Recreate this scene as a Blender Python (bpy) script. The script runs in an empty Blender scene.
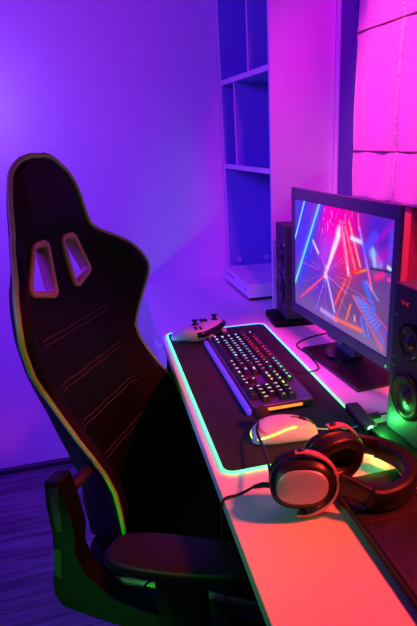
import bpy, bmesh, math, random
from mathutils import Vector, Matrix
R = math.radians
random.seed(4)
C = bpy.context.scene.collection
scene = bpy.context.scene

# ------------------------------------------------------------------ materials
def mat(name, col, rough=.5, metal=0., bump=0., bscale=200., spec=.5, coat=0., emit=None, estr=0., wear=0.):
    m = bpy.data.materials.new(name); m.use_nodes = True
    nt = m.node_tree; b = nt.nodes['Principled BSDF']
    b.inputs['Base Color'].default_value = (*col, 1)
    b.inputs['Roughness'].default_value = rough
    b.inputs['Metallic'].default_value = metal
    b.inputs['Specular IOR Level'].default_value = spec
    b.inputs['Coat Weight'].default_value = coat
    if emit:
        b.inputs['Emission Color'].default_value = (*emit, 1)
        b.inputs['Emission Strength'].default_value = estr
    if bump or wear:
        tc = nt.nodes.new('ShaderNodeTexCoord')
        n = nt.nodes.new('ShaderNodeTexNoise'); n.inputs['Scale'].default_value = bscale
        n.inputs['Detail'].default_value = 3
        nt.links.new(tc.outputs['Object'], n.inputs['Vector'])
        if bump:
            bp = nt.nodes.new('ShaderNodeBump'); bp.inputs['Strength'].default_value = bump
            bp.inputs['Distance'].default_value = .002
            nt.links.new(n.outputs['Fac'], bp.inputs['Height']); nt.links.new(bp.outputs['Normal'], b.inputs['Normal'])
        if wear:
            mr = nt.nodes.new('ShaderNodeMapRange')
            mr.inputs['To Min'].default_value = rough - wear; mr.inputs['To Max'].default_value = rough + wear
            nt.links.new(n.outputs['Fac'], mr.inputs['Value']); nt.links.new(mr.outputs['Result'], b.inputs['Roughness'])
    return m

M = {}
M['wall'] = mat('wall_paint', (.78, .78, .78), .7, bump=.12, bscale=90)
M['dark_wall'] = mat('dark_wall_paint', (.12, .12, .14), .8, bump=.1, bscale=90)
M['ceiling'] = mat('ceiling_paint', (.25, .25, .27), .8, bump=.05)
M['white_board'] = mat('white_laminate', (.8, .8, .8), .42, bump=.03, bscale=300)
M['desk'] = mat('desk_laminate', (.82, .82, .82), .38, bump=.03, bscale=400)
M['edge'] = mat('edge_banding', (.8, .8, .78), .4)
M['baseboard'] = mat('baseboard_dark', (.03, .03, .035), .5, bump=.05)
M['leather'] = mat('black_leatherette', (.0045, .0035, .004), .6, bump=.25, bscale=500, spec=.12)
M['dim_plastic'] = mat('dull_black_plastic', (.004, .004, .004), .5, spec=.15)
M['leather_side'] = mat('black_side_leatherette', (.009, .009, .009), .45, bump=.2, bscale=500, spec=.35)
M['piping'] = mat('yellow_green_piping', (.20, .62, .06), .5)
M['stitch'] = mat('contrast_stitching', (.13, .12, .05), .6)
M['bezel'] = mat('pale_plastic_bezel', (.42, .33, .18), .45)
M['black'] = mat('black_plastic', (.012, .012, .014), .38, bump=.04, bscale=600)
M['black_gloss'] = mat('glossy_black_plastic', (.01, .01, .012), .15)
M['black_matte'] = mat('matte_black_plastic', (.018, .018, .02), .6, bump=.1, bscale=500)
M['rubber'] = mat('rubber', (.015, .015, .015), .8, bump=.1)
M['steel'] = mat('brushed_steel', (.55, .55, .56), .3, metal=1, bump=.05)
M['white'] = mat('white_plastic', (.8, .8, .8), .35)
M['navy'] = mat('shadow_tinted_frame', (.06, .04, .28), .45)  # dark navy paints the blind's shadow on the wall into the frame
M['foam'] = mat('black_foam', (.04, .028, .028), .95, bump=.8, bscale=900)
M['cushion'] = mat('cushion_leatherette', (.016, .011, .014), .36, bump=.15, bscale=300, spec=.4)
M['red_ring'] = mat('dark_red_metal', (.75, .28, .36), .4, metal=.3)
M['cup_plate'] = mat('brushed_cup_plate', (.52, .50, .66), .35, metal=.3, bump=.1, bscale=250)
M['cone'] = mat('speaker_cone', (.02, .02, .022), .35, spec=.7)
M['cabinet'] = mat('speaker_cabinet', (.045, .04, .07), .55, bump=.08, bscale=400)
M['gun'] = mat('keyboard_plate', (.25, .22, .3), .35, metal=.8)
M['key'] = mat('keycap', (.015, .014, .02), .5)
M['laptop'] = mat('laptop_case', (.02, .012, .016), .4, bump=.05, bscale=600)
M['glass'] = mat('dark_window_pane', (.01, .005, .01), .12, spec=.25)
M['red_light_tint'] = mat('red_light_tinted_mullion', (.75, .08, .10), .5)  # red light painted into the colour of a white mullion
M['pcb'] = mat('grommet_plastic', (.7, .7, .75), .4)

def emis(name, col, s):
    m = bpy.data.materials.new(name); m.use_nodes = True; nt = m.node_tree; nt.nodes.clear()
    e = nt.nodes.new('ShaderNodeEmission'); o = nt.nodes.new('ShaderNodeOutputMaterial')
    e.inputs[0].default_value = (*col, 1); e.inputs[1].default_value = s
    nt.links.new(e.outputs[0], o.inputs[0]); return m

def attr_emis(name, s):
    m = emis(name, (1, 1, 1), s); nt = m.node_tree
    a = nt.nodes.new('ShaderNodeVertexColor'); a.layer_name = 'Col'
    nt.links.new(a.outputs['Color'], nt.nodes['Emission'].inputs[0]); return m
M['led_green'] = emis('green_led', (.12, 1, .3), 40)
M['led_red'] = emis('red_led', (1, .05, .05), 4)
M['legend'] = attr_emis('key_legend_glow', 2.4)
M['strip'] = attr_emis('led_strip_glow', 3.0)
M['screen'] = attr_emis('screen_glow', 1.2)
M['mouse_led'] = emis('mouse_led', (.75, 1, .12), 2.2)
M['key_red'] = emis('red_key_glow', (1, .06, .12), 1.6)
M['kb_orange'] = emis('orange_underglow', (1, .22, .03), 1.8)
M['kb_blue'] = mat('frosted_side_strip', (.10, .08, .35), .4, emit=(.11, .04, .9), estr=.7)

# fabric of the mat
def woodfloor():
    m = bpy.data.materials.new('dark_laminate_floor'); m.use_nodes = True; nt = m.node_tree; b = nt.nodes['Principled BSDF']
    tc = nt.nodes.new('ShaderNodeTexCoord'); mp = nt.nodes.new('ShaderNodeMapping')
    mp.inputs['Scale'].default_value = (1.2, 14, 1)
    n = nt.nodes.new('ShaderNodeTexNoise'); n.inputs['Scale'].default_value = 3; n.inputs['Detail'].default_value = 6
    br = nt.nodes.new('ShaderNodeTexBrick'); br.inputs['Scale'].default_value = 1
    br.inputs['Brick Width'].default_value = 1.2; br.inputs['Row Height'].default_value = .13
    br.inputs['Mortar Size'].default_value = .002
    br.inputs['Color1'].default_value = (.9, .9, .9, 1); br.inputs['Color2'].default_value = (.65, .65, .65, 1); br.inputs['Mortar'].default_value = (.2, .2, .2, 1)
    cr = nt.nodes.new('ShaderNodeValToRGB')
    cr.color_ramp.elements[0].position = .35; cr.color_ramp.elements[0].color = (.10, .08, .10, 1)
    cr.color_ramp.elements[1].position = .7; cr.color_ramp.elements[1].color = (.30, .26, .3, 1)
    mx = nt.nodes.new('ShaderNodeMixRGB'); mx.blend_type = 'MULTIPLY'; mx.inputs[0].default_value = 1
    nt.links.new(tc.outputs['Object'], mp.inputs['Vector']); nt.links.new(mp.outputs[0], n.inputs['Vector'])
    nt.links.new(tc.outputs['Object'], br.inputs['Vector'])
    nt.links.new(n.outputs['Fac'], cr.inputs[0]); nt.links.new(cr.outputs[0], mx.inputs[1]); nt.links.new(br.outputs['Color'], mx.inputs[2])
    nt.links.new(mx.outputs[0], b.inputs['Base Color']); b.inputs['Roughness'].default_value = .42
    return m
M['floor'] = woodfloor()

def clothmat(name, col, scale, sheen=.3, rough=.6, st=.4, trans=0.):
    m = mat(name, col, rough); nt = m.node_tree; b = nt.nodes['Principled BSDF']
    b.inputs['Sheen Weight'].default_value = sheen
    tc = nt.nodes.new('ShaderNodeTexCoord')
    w1 = nt.nodes.new('ShaderNodeTexWave'); w1.bands_direction = 'Y'; w1.inputs['Scale'].default_value = scale; w1.inputs['Distortion'].default_value = .6
    w2 = nt.nodes.new('ShaderNodeTexWave'); w2.bands_direction = 'Z' if trans else 'X'; w2.inputs['Scale'].default_value = scale; w2.inputs['Distortion'].default_value = .6
    ad = nt.nodes.new('ShaderNodeMath'); ad.operation = 'ADD'
    bp = nt.nodes.new('ShaderNodeBump'); bp.inputs['Strength'].default_value = st; bp.inputs['Distance'].default_value = .0006
    nt.links.new(tc.outputs['Object'], w1.inputs[0]); nt.links.new(tc.outputs['Object'], w2.inputs[0])
    nt.links.new(w1.outputs['Fac'], ad.inputs[0]); nt.links.new(w2.outputs['Fac'], ad.inputs[1])
    nt.links.new(ad.outputs[0], bp.inputs['Height']); nt.links.new(bp.outputs[0], b.inputs['Normal'])
    return m
M['mat_cloth'] = clothmat('black_mat_cloth', (.009, .005, .010), 260, rough=.8, sheen=.05)
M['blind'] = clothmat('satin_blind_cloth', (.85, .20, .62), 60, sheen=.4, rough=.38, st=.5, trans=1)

# ------------------------------------------------------------------ helpers
def link(name, bm, m, parent=None, smooth=False, bevel=0, bseg=2, sub=0, loc=None, rot=None, recalc=True):
    me = bpy.data.meshes.new(name)
    if recalc: bmesh.ops.recalc_face_normals(bm, faces=bm.faces)
    bm.to_mesh(me); bm.free()
    o = bpy.data.objects.new(name, me); C.objects.link(o)
    for k in (m if isinstance(m, (list, tuple)) else [m]): me.materials.append(k)
    if smooth:
        for p in me.polygons: p.use_smooth = True
    if bevel:
        b = o.modifiers.new('bevel', 'BEVEL'); b.width = bevel; b.segments = bseg; b.limit_method = 'ANGLE'; b.angle_limit = R(40)
        for p in me.polygons: p.use_smooth = True
        try: me.set_sharp_from_angle(angle=R(50))
        except Exception: pass
        w = o.modifiers.new('wn', 'WEIGHTED_NORMAL'); w.keep_sharp = True
    if sub:
        s = o.modifiers.new('sub', 'SUBSURF'); s.levels = sub; s.render_levels = sub
    if parent: o.parent = parent
    if loc is not None: o.location = loc
    if rot is not None: o.rotation_euler = rot
    return o

def box(bm, x0, x1, y0, y1, z0, z1, mtx=None, mi=0):
    vs = [bm.verts.new((x, y, z)) for x in (x0, x1) for y in (y0, y1) for z in (z0, z1)]
    for f in ((0, 1, 3, 2), (4, 6, 7, 5), (0, 4, 5, 1), (2, 3, 7, 6), (0, 2, 6, 4), (1, 5, 7, 3)):
        fc = bm.faces.new([vs[i] for i in f]); fc.material_index = mi
    if mtx is not None: bmesh.ops.transform(bm, matrix=mtx, verts=vs)
    return vs

def boxo(name, dims, m, parent=None, bevel=.002, **k):
    bm = bmesh.new(); box(bm, *dims); return link(name, bm, m, parent, bevel=bevel, **k)

def loft(bm, rings, cap=True, closed=True, mi=0):
    vr = [[bm.verts.new(p) for p in r] for r in rings]
    n = len(vr[0])
    for a, b in zip(vr, vr[1:]):
        for i in range(n if closed else n - 1):
            j = (i + 1) % n
            f = bm.faces.new((a[i], a[j], b[j], b[i])); f.material_index = mi
    if cap:
        f = bm.faces.new(vr[0][::-1]); f.material_index = mi
        f = bm.faces.new(vr[-1]); f.material_index = mi
    return vr

def prism(bm, pts, z0, z1, axis='z', mi=0):
    def P(a, b, c): return {'z': (a, b, c), 'y': (a, c, b), 'x': (c, a, b)}[axis]
    return loft(bm, [[P(a, b, z0) for a, b in pts], [P(a, b, z1) for a, b in pts]], mi=mi)

def smoothpath(pts, n=8, closed=False):
    P = [Vector(p) for p in pts]; out = []
    m = len(P)
    rng = range(m if closed else m - 1)
    for i in rng:
        if closed: p0, p1, p2, p3 = P[i - 1], P[i], P[(i + 1) % m], P[(i + 2) % m]
        else: p0, p1, p2, p3 = P[max(i - 1, 0)], P[i], P[i + 1], P[min(i + 2, m - 1)]
        for k in range(n):
            t = k / n
            out.append(.5 * ((2 * p1) + (-p0 + p2) * t + (2 * p0 - 5 * p1 + 4 * p2 - p3) * t * t + (-p0 + 3 * p1 - 3 * p2 + p3) * t ** 3))
    if not closed: out.append(P[-1])
    return out

def tube(bm, pts, r, seg=8, closed=False, section=None, up=None, mi=0):
    """sweep a circle (or a section list of (side, up)) along pts"""
    P = [Vector(p) for p in pts]; n = len(P); rings = []
    prev = None
    for i in range(n):
        if closed: t = (P[(i + 1) % n] - P[i - 1])
        else: t = P[min(i + 1, n - 1)] - P[max(i - 1, 0)]
        t.normalize()
        if up is not None: a = Vector(up)
        elif prev is not None: a = prev
        else: a = Vector((0, 0, 1)) if abs(t.z) < .9 else Vector((1, 0, 0))
        s = t.cross(a)
        if s.length < 1e-6: s = Vector((1, 0, 0))
        s.normalize(); u = s.cross(t).normalized()
        if up is None: prev = u
        rr = r[i] if isinstance(r, (list, tuple)) else r
        if section: rings.append([P[i] + s * a_ + u * b_ for a_, b_ in section])
        else: rings.append([P[i] + (s * math.cos(2 * math.pi * k / seg) + u * math.sin(2 * math.pi * k / seg)) * rr for k in range(seg)])
    if closed:
        rings.append(rings[0])
        vr = loft(bm, rings, cap=False, mi=mi)
        bmesh.ops.remove_doubles(bm, verts=vr[0] + vr[-1], dist=1e-7)
    else: loft(bm, rings, cap=True, mi=mi)

def lathe(bm, prof, seg=32, mtx=None, mi=0):
    """prof: list of (radius, z)"""
    rings = []
    for r, z in prof:
        rings.append([(max(r, 1e-5) * math.cos(2 * math.pi * k / seg), max(r, 1e-5) * math.sin(2 * math.pi * k / seg), z) for k in range(seg)])
    if mtx is not None: rings = [[mtx @ Vector(p) for p in r] for r in rings]
    return loft(bm, rings, mi=mi)

def rrect(w, h, r, n=6, cx=0, cy=0):
    out = []
    for sx, sy, a0 in ((1, 1, 0), (-1, 1, 90), (-1, -1, 180), (1, -1, 270)):
        for k in range(n + 1):
            a = R(a0 + 90 * k / n)
            out.append((cx + sx * (w / 2 - r) + r * math.cos(a), cy + sy * (h / 2 - r) + r * math.sin(a)))
    return out

def ellip(a, b, e=2., n=36):
    out = []
    for k in range(n):
        t = 2 * math.pi * k / n; c, s = math.cos(t), math.sin(t)
        out.append((a * math.copysign(abs(c) ** (2 / e), c), b * math.copysign(abs(s) ** (2 / e), s)))
    return out

def thing(name, label, cat, loc=(0, 0, 0), rz=0., group=None):
    o = bpy.data.objects.new(name, None); C.objects.link(o); o.location = loc; o.rotation_euler = (0, 0, rz)
    o.empty_display_size = .05
    o['label'] = label; o['category'] = cat
    if group: o['group'] = group
    return o
def tag(o, label, cat, group=None):
    o['label'] = label; o['category'] = cat
    if group: o['group'] = group
    return o
def struct(o): o['kind'] = 'structure'; return o

def interp(tab, u):
    if u >= tab[0][0]: return tab[0][1]
    for (a, x), (b, y) in zip(tab, tab[1:]):
        if u >= b: return x + (y - x) * (a - u) / (a - b)
    return tab[-1][1]
def sstep(x): x = min(max(x, 0), 1); return x * x * (3 - 2 * x)
def bake(o):
    dg = bpy.context.evaluated_depsgraph_get(); dg.update()
    me = bpy.data.meshes.new_from_object(o.evaluated_get(dg)); o.modifiers.clear(); o.data = me

# ------------------------------------------------------------------ camera
F = 542.; PX, PY = 300., 356.; HZ = 144.; VYX = 88.; CZ = 1.284
Yc = Vector((VYX - PX, HZ - PY, F)).normalized()
Dc = Vector((0, F * F / (PY - HZ), F)).normalized(); Zc = -Dc; Xc = Yc.cross(Zc)
rm = Matrix(((Xc[0], -Xc[1], -Xc[2]), (Yc[0], -Yc[1], -Yc[2]), (Zc[0], -Zc[1], -Zc[2])))
cam = bpy.data.cameras.new('camera'); co = bpy.data.objects.new('camera', cam); C.objects.link(co)
cam.sensor_fit = 'HORIZONTAL'; cam.sensor_width = 36; cam.lens = F / 417 * 36
cam.shift_x = (208.5 - PX) / 417; cam.shift_y = (PY - 313) / 417; cam.clip_start = .01
co.matrix_world = Matrix.Translation((0, 0, CZ)) @ rm.to_4x4()
scene.camera = co

# ------------------------------------------------------------------ room shell
RA = R(3.72)
def room(o): o.location = (.525, 1.701, 0); o.rotation_euler = (0, 0, RA); return o
XW, YB = .216, 2.236
struct(boxo('floor', (-2.0, 1.3, -1.6, 2.5, -.05, 0), M['floor'], bevel=0))
struct(boxo('ceiling', (-2.0, 1.3, -1.6, 2.5, 2.5, 2.55), M['ceiling'], bevel=0))
struct(boxo('wall_back', (-2.0, 1.3, YB, YB + .12, 0, 2.5), M['wall'], bevel=0))
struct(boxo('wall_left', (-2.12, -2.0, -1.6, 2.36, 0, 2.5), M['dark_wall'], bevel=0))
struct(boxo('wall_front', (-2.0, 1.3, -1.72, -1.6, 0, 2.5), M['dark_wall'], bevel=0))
bm = bmesh.new()   # window wall with its opening
W0, W1, WZ0, WZ1 = -1.5, -.02, .86, 2.3
box(bm, XW, XW + .16, W1, .52, 0, 2.5); box(bm, XW, XW + .16, -3.3, W0, 0, 2.5)
box(bm, XW, XW + .16, W0, W1, 0, WZ0); box(bm, XW, XW + .16, W0, W1, WZ1, 2.5)
struct(room(link('wall_right', bm, M['wall'])))
# baseboard
bm = bmesh.new()
prism(bm, [(YB, 0), (YB, .028), (YB - .006, .028), (YB - .012, .02), (YB - .012, 0)], -2.0, .14, axis='x')
struct(link('baseboard_back', bm, M['baseboard']))
bm = bmesh.new(); prism(bm, [(-2.0, 0), (-2.0, .028), (-1.994, .028), (-1.988, .02), (-1.988, 0)], -1.6, 2.22, axis='y')
struct(link('baseboard_left', bm, M['baseboard']))
# window
wf = bmesh.new()
fx0, fx1 = XW + .004, XW + .07
box(wf, fx0, fx1, W1 - .10, W1, WZ0, WZ1); box(wf, fx0, fx1, W0, W0 + .07, WZ0, WZ1)
box(wf, fx0, fx1, W0 + .07, W1 - .10, WZ0, WZ0 + .07); box(wf, fx0, fx1, W0 + .07, W1 - .10, WZ1 - .07, WZ1)
win = struct(room(link('window_1', wf, M['navy'], bevel=.004)))
bm = bmesh.new(); box(bm, fx0 - .012, fx1 - .01, -.46, -.415, WZ0 + .07, WZ1 - .07)
mu = link('window_mullion', bm, M['red_light_tint'], win, bevel=.003)
bm = bmesh.new(); box(bm, fx0 + .03, fx0 + .038, W0 + .07, W1 - .10, WZ0 + .07, WZ1 - .07)
link('window_pane', bm, M['glass'], win)

# ------------------------------------------------------------------ roman blind
M['glint'] = mat('painted_glint', (.95, .9, .95), .35, metal=.35, bump=1., bscale=700)  # whitish light streak on the satin, painted as a stripe
_nt = M['glint'].node_tree; _b = _nt.nodes['Principled BSDF']
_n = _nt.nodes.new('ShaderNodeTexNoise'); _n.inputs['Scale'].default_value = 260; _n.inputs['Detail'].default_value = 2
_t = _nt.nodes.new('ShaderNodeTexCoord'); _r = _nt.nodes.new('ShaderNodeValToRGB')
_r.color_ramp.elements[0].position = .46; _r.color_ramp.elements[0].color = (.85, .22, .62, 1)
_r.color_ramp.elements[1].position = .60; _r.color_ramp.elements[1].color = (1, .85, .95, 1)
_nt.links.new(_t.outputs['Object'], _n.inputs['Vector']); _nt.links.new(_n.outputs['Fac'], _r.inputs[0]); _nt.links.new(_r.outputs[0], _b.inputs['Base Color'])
M['seam'] = mat('painted_crease_shade', (.25, .06, .12), .6)  # darker pink paints the shade of the blind's creases
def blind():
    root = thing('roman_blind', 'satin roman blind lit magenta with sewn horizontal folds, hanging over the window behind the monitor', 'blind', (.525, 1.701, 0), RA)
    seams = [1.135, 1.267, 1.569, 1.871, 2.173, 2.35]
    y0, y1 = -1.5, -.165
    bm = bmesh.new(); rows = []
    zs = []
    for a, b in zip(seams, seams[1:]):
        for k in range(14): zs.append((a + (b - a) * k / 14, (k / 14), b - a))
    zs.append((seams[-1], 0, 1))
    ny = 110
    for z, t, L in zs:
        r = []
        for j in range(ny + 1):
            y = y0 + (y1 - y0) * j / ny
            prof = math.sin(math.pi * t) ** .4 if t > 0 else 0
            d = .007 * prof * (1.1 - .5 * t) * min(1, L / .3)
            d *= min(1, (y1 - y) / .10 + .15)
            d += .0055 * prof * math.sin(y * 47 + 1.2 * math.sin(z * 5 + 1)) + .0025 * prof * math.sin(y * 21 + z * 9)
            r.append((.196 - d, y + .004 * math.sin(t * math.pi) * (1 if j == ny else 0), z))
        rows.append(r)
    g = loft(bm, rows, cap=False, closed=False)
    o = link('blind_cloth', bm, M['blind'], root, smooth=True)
    s = o.modifiers.new('solid', 'SOLIDIFY'); s.thickness = .003; s.offset = 1
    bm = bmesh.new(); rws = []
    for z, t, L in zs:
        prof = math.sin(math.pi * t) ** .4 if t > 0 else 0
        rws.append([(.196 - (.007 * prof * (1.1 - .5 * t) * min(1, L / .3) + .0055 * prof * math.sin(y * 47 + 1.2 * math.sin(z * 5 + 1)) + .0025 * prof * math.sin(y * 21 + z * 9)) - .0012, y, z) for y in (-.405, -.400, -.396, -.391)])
    loft(bm, rws, cap=False, closed=False); link('painted_glint_band', bm, M['glint'], root, smooth=True)
    for z in seams[1:5]:
        bm = bmesh.new(); tube(bm, [(.1955, y0, z - .002), (.1955, y1 + .002, z - .002)], .0026, 6); link('seam_rod', bm, M['seam'], root, smooth=True)
    boxo('head_rail', (.185, .215, y0 - .01, y1 + .01, 2.35, 2.39), M['white'], root)
blind()

# ------------------------------------------------------------------ bookcase standing on the desk
DZ = .764
bc = thing('bookcase', 'tall white open bookcase with staggered dividers standing on the far end of the desk', 'bookcase', (.525, 1.701, DZ), RA)
h = 2.45 - DZ
M['shade_tinted_board'] = mat('blue_shade_tinted_board', (.22, .30, .66), .5, bump=.03, bscale=300)  # blue shade inside the white bookcase, put into the board colour
def bp_(n, d, **k):
    if n == 'side_panel' and d[2] < .1: return boxo(n, d, M['white_board'], bc, bevel=.0012)
    o = boxo(n, d, M['shade_tinted_board'], bc, bevel=.0006)
    if n != 'back_panel':   # front edges stay white, without the painted shade tint
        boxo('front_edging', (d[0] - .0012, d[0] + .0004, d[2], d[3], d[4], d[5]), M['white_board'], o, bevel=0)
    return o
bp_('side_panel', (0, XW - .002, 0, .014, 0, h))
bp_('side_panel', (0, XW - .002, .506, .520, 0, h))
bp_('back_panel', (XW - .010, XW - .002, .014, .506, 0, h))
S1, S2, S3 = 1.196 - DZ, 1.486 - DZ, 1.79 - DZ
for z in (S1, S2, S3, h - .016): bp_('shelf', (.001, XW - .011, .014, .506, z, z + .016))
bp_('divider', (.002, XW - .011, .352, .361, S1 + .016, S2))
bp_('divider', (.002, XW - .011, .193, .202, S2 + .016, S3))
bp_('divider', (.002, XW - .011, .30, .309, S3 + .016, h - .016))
for x in (.045, .165):
    bm = bmesh.new(); lathe(bm, [(0, 0), (.011, 0), (.011, .002), (.009, .004), (0, .004)], 24, Matrix.Translation((x, .5059, .80 - DZ + .035)) @ Matrix.Rotation(R(90), 4, 'X'))
    link('cable_cap', bm, M['pcb'], bc)

# ------------------------------------------------------------------ desk
desk = thing('desk', 'long white desk running along the window wall under all the gear', 'desk', (.13, -.5, 0))
DX1 = .612
bm = bmesh.new()
pts = [(0, 0), (.60 + .11, 0), (.60 + .025, 2.735), (0, 2.735)]
prism(bm, pts, DZ - .024, DZ)
link('desktop', bm, M['desk'], desk, bevel=.0015)
boxo('end_panel', (.03, .60, .03, .055, 0, DZ - .024), M['white_board'], desk)
boxo('back_rail', (.585, .60, .055, 1.85, .35, DZ - .024), M['white_board'], desk)
ped = thing('drawer_pedestal', 'white drawer unit with slim bar handles under the far end of the desk', 'cabinet', (.152, 1.50, 0))
boxo('carcass', (.014, .50, 0, .71, 0, DZ - .026), M['white_board'], ped)
for i, (a, b) in enumerate(((.02, .30), (.305, .53), (.535, .735))):
    d = boxo('drawer', (0, .0135, .003, .707, a, b), M['white_board'], ped, bevel=.0015)
    bm = bmesh.new(); hz = b - .055
    tube(bm, [(0, .19, hz), (-.022, .19, hz), (-.022, .29, hz), (0, .29, hz)], .004, 6)
    link('handle', bm, M['white'], d, smooth=True)

# ------------------------------------------------------------------ game console
con = thing('game_console', 'white flat game console with dark base inside the lowest bookcase opening', 'console', (.465, 1.805, DZ), R(2))
prof = rrect(.215, .325, .004, 3, .1075, .1625)
bm = bmesh.new(); prism(bm, [(x, y) for x, y in rrect(.205, .315, .004, 3, .11, .1625)], .002, .012); link('base', bm, M['black_matte'], con)
boxo('body', (0, .215, 0, .325, .012, .062), M['white'], con, bevel=.002)
boxo('disc_slot', (-.0008, .002, .19, .30, .043, .047), M['black'], con, bevel=0)
bm = bmesh.new(); lathe(bm, [(0, 0), (.005, 0), (.005, .001), (0, .001)], 20, Matrix.Translation((0, .04, .037)) @ Matrix.Rotation(R(-90), 4, 'Y')); link('power_button', bm, M['black'], con)

# ------------------------------------------------------------------ mat with LED edge
MX0, MX1, MY0, MY1, MR = .146, .440, .772, 1.542, .022
MT = .004
mt = thing('led_desk_mat', 'large black cloth desk mat with a glowing rainbow LED edge', 'desk mat', ((MX0 + MX1) / 2, (MY0 + MY1) / 2, DZ))
mw, mh = MX1 - MX0, MY1 - MY0
bm = bmesh.new(); prism(bm, rrect(mw - .006, mh - .006, MR - .003, 8), 0, MT); link('mat_surface', bm, M['mat_cloth'], mt)
def colorize(me, fn):
    a = me.color_attributes.new('Col', 'FLOAT_COLOR', 'POINT')
    for i, v in enumerate(me.vertices): a.data[i].color = (*fn(v.co), 1)
def lerpc(stops, t):
    t = min(max(t, stops[0][0]), stops[-1][0])
    for (a, c), (b, d) in zip(stops, stops[1:]):
        if t <= b:
            k = (t - a) / (b - a); return tuple(x + (y - x) * k for x, y in zip(c, d))
    return stops[-1][1]
bm = bmesh.new()
pp = []
rr_ = rrect(mw, mh, MR, 8)
for i, p in enumerate(rr_):
    q = rr_[(i + 1) % len(rr_)]; L = math.dist(p, q); n = max(1, int(L / .02))
    for k in range(n): pp.append((p[0] + (q[0] - p[0]) * k / n, p[1] + (q[1] - p[1]) * k / n, .0032))
tube(bm, pp, .0022, 8, closed=True)
def stripcol(c):
    t = (c.y + mh / 2) / mh
    if c.x < 0: return lerpc([(0, (.12, 1, .30)), (.35, (.12, 1, .38)), (.7, (.10, 1, .50)), (.93, (.08, .9, .75)), (1, (.06, .55, 1))], t)
    return lerpc([(0, (.10, 1, .25)), (.3, (.10, 1, .35)), (.6, (.08, .8, .6)), (.85, (.06, .45, 1)), (1, (.08, .35, 1))], t)
st = link('led_strip', bm, M['strip'], mt, smooth=True); colorize(st.data, stripcol)
# control box of the mat at its right edge
bm = bmesh.new(); prism(bm, rrect(.030, .105, .006, 4), 0, .015)
bx = link('control_box', bm, M['black'], mt, bevel=.003, loc=(.147 + .002, -.315 + .02, .0062), rot=(0, 0, R(-4)))
bm = bmesh.new(); lathe(bm, [(0, 0), (.0055, 0), (.0055, .0015), (0, .0026)], 16, Matrix.Translation((0, -.0515, .008)) @ Matrix.Rotation(R(90), 4, 'X')); link('status_light', bm, M['led_green'], bx)

# ------------------------------------------------------------------ keyboard
KX0, KX1, KY0, KY1 = .243, .379, .955, 1.408
kb = thing('keyboard', 'full size black mechanical keyboard with rainbow lit keys lying on the mat', 'keyboard', ((KX0 + KX1) / 2, (KY0 + KY1) / 2, DZ + MT), R(.6))
# local: x = depth (row direction, number rows at +x), y = width, +y = left end of the keyboard
KD, KW = KX1 - KX0, KY1 - KY0
bm = bmesh.new(); prism(bm, rrect(KD, KW, .008, 5), .002, .016); link('case', bm, M['black'], kb, bevel=.002)
bm = bmesh.new(); prism(bm, rrect(KD - .004, KW - .004, .007, 5), .016, .019); link('top_plate', bm, M['gun'], kb, bevel=.001)
bm = bmesh.new(); box(bm, -KD / 2 - .010, -KD / 2, -KW / 2 + .004, KW / 2 - .004, .001, .015); link('front_light_bar', bm, M['kb_blue'], kb, bevel=.003)
bm = bmesh.new(); box(bm, -.045, .040, -KW / 2 - .0015, -KW / 2 + .001, .008, .014); link('side_light', bm, M['kb_orange'], kb, bevel=.0005)
pitch = .0190; U = pitch
keys = []   # (x row centre, y centre, width units, label)
def row(x, y, items):
    for w, s in items:
        if s is not None: keys.append((x, y - w * U / 2, w, s))
        y -= w * U
yl = KW / 2 - .010
xr = [-.0515 + i * .0192 for i in range(5)] + [-.0515 + 5 * .0192 + .004]
row(xr[5], yl, [(1, 'Esc'), (1, None)] + [(1, 'F%d' % i) for i in range(1, 5)] + [(.5, None)] + [(1, 'F%d' % i) for i in range(5, 9)] + [(.5, None)] + [(1, 'F%d' % i) for i in range(9, 13)])
row(xr[4], yl, [(1, c) for c in '`1234567890-='] + [(2, '<')])
row(xr[3], yl, [(1.5, 'Tab')] + [(1, c) for c in 'QWERTYUIOP[]'] + [(1.5, '\\')])
row(xr[2], yl, [(1.75, 'Caps')] + [(1, c) for c in "ASDFGHJKL;'"] + [(2.25, 'Enter')])
row(xr[1], yl, [(2.25, 'Shift')] + [(1, c) for c in 'ZXCVBNM,./'] + [(2.75, 'Shift')])
row(xr[0], yl, [(1.25, 'Ctrl'), (1.25, 'W'), (1.25, 'Alt'), (6.25, ' '), (1.25, 'Alt'), (1.25, 'Fn'), (1.25, 'M'), (1.25, 'Ctrl')])
y2 = yl - 15.25 * U
for i, r3 in enumerate((['Prt', 'Scr', 'Brk'], ['Ins', 'Hm', 'Up'], ['Del', 'End', 'Dn'])): row(xr[5 - i], y2, [(1, s) for s in r3])
row(xr[1], y2, [(1, None), (1, '^')]); row(xr[0], y2, [(1, '<'), (1, 'v'), (1, '>')])
y3 = yl - 18.5 * U
row(xr[4], y3, [(1, 'Num'), (1, '/'), (1, '*'), (1, '-')]); row(xr[3], y3, [(1, '7'), (1, '8'), (1, '9'), (1, '+')])
row(xr[2], y3, [(1, '4'), (1, '5'), (1, '6')]); row(xr[1], y3, [(1, '1'), (1, '2'), (1, '3'), (1, 'E')]); row(xr[0], y3, [(2, '0'), (1, '.')])
def legendmesh(s):
    cu = bpy.data.curves.new('t', 'FONT'); cu.body = s; cu.size = .0095 if len(s) < 2 else .0062; cu.align_x = 'CENTER'; cu.align_y = 'CENTER'
    cu.offset = .0003; cu.resolution_u = 1
    o = bpy.data.objects.new('t', cu); C.objects.link(o)
    dg = bpy.context.evaluated_depsgraph_get(); me = bpy.data.meshes.new_from_object(o.evaluated_get(dg))
    bpy.data.objects.remove(o); bpy.data.curves.remove(cu); return me
lcache = {}
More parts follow.
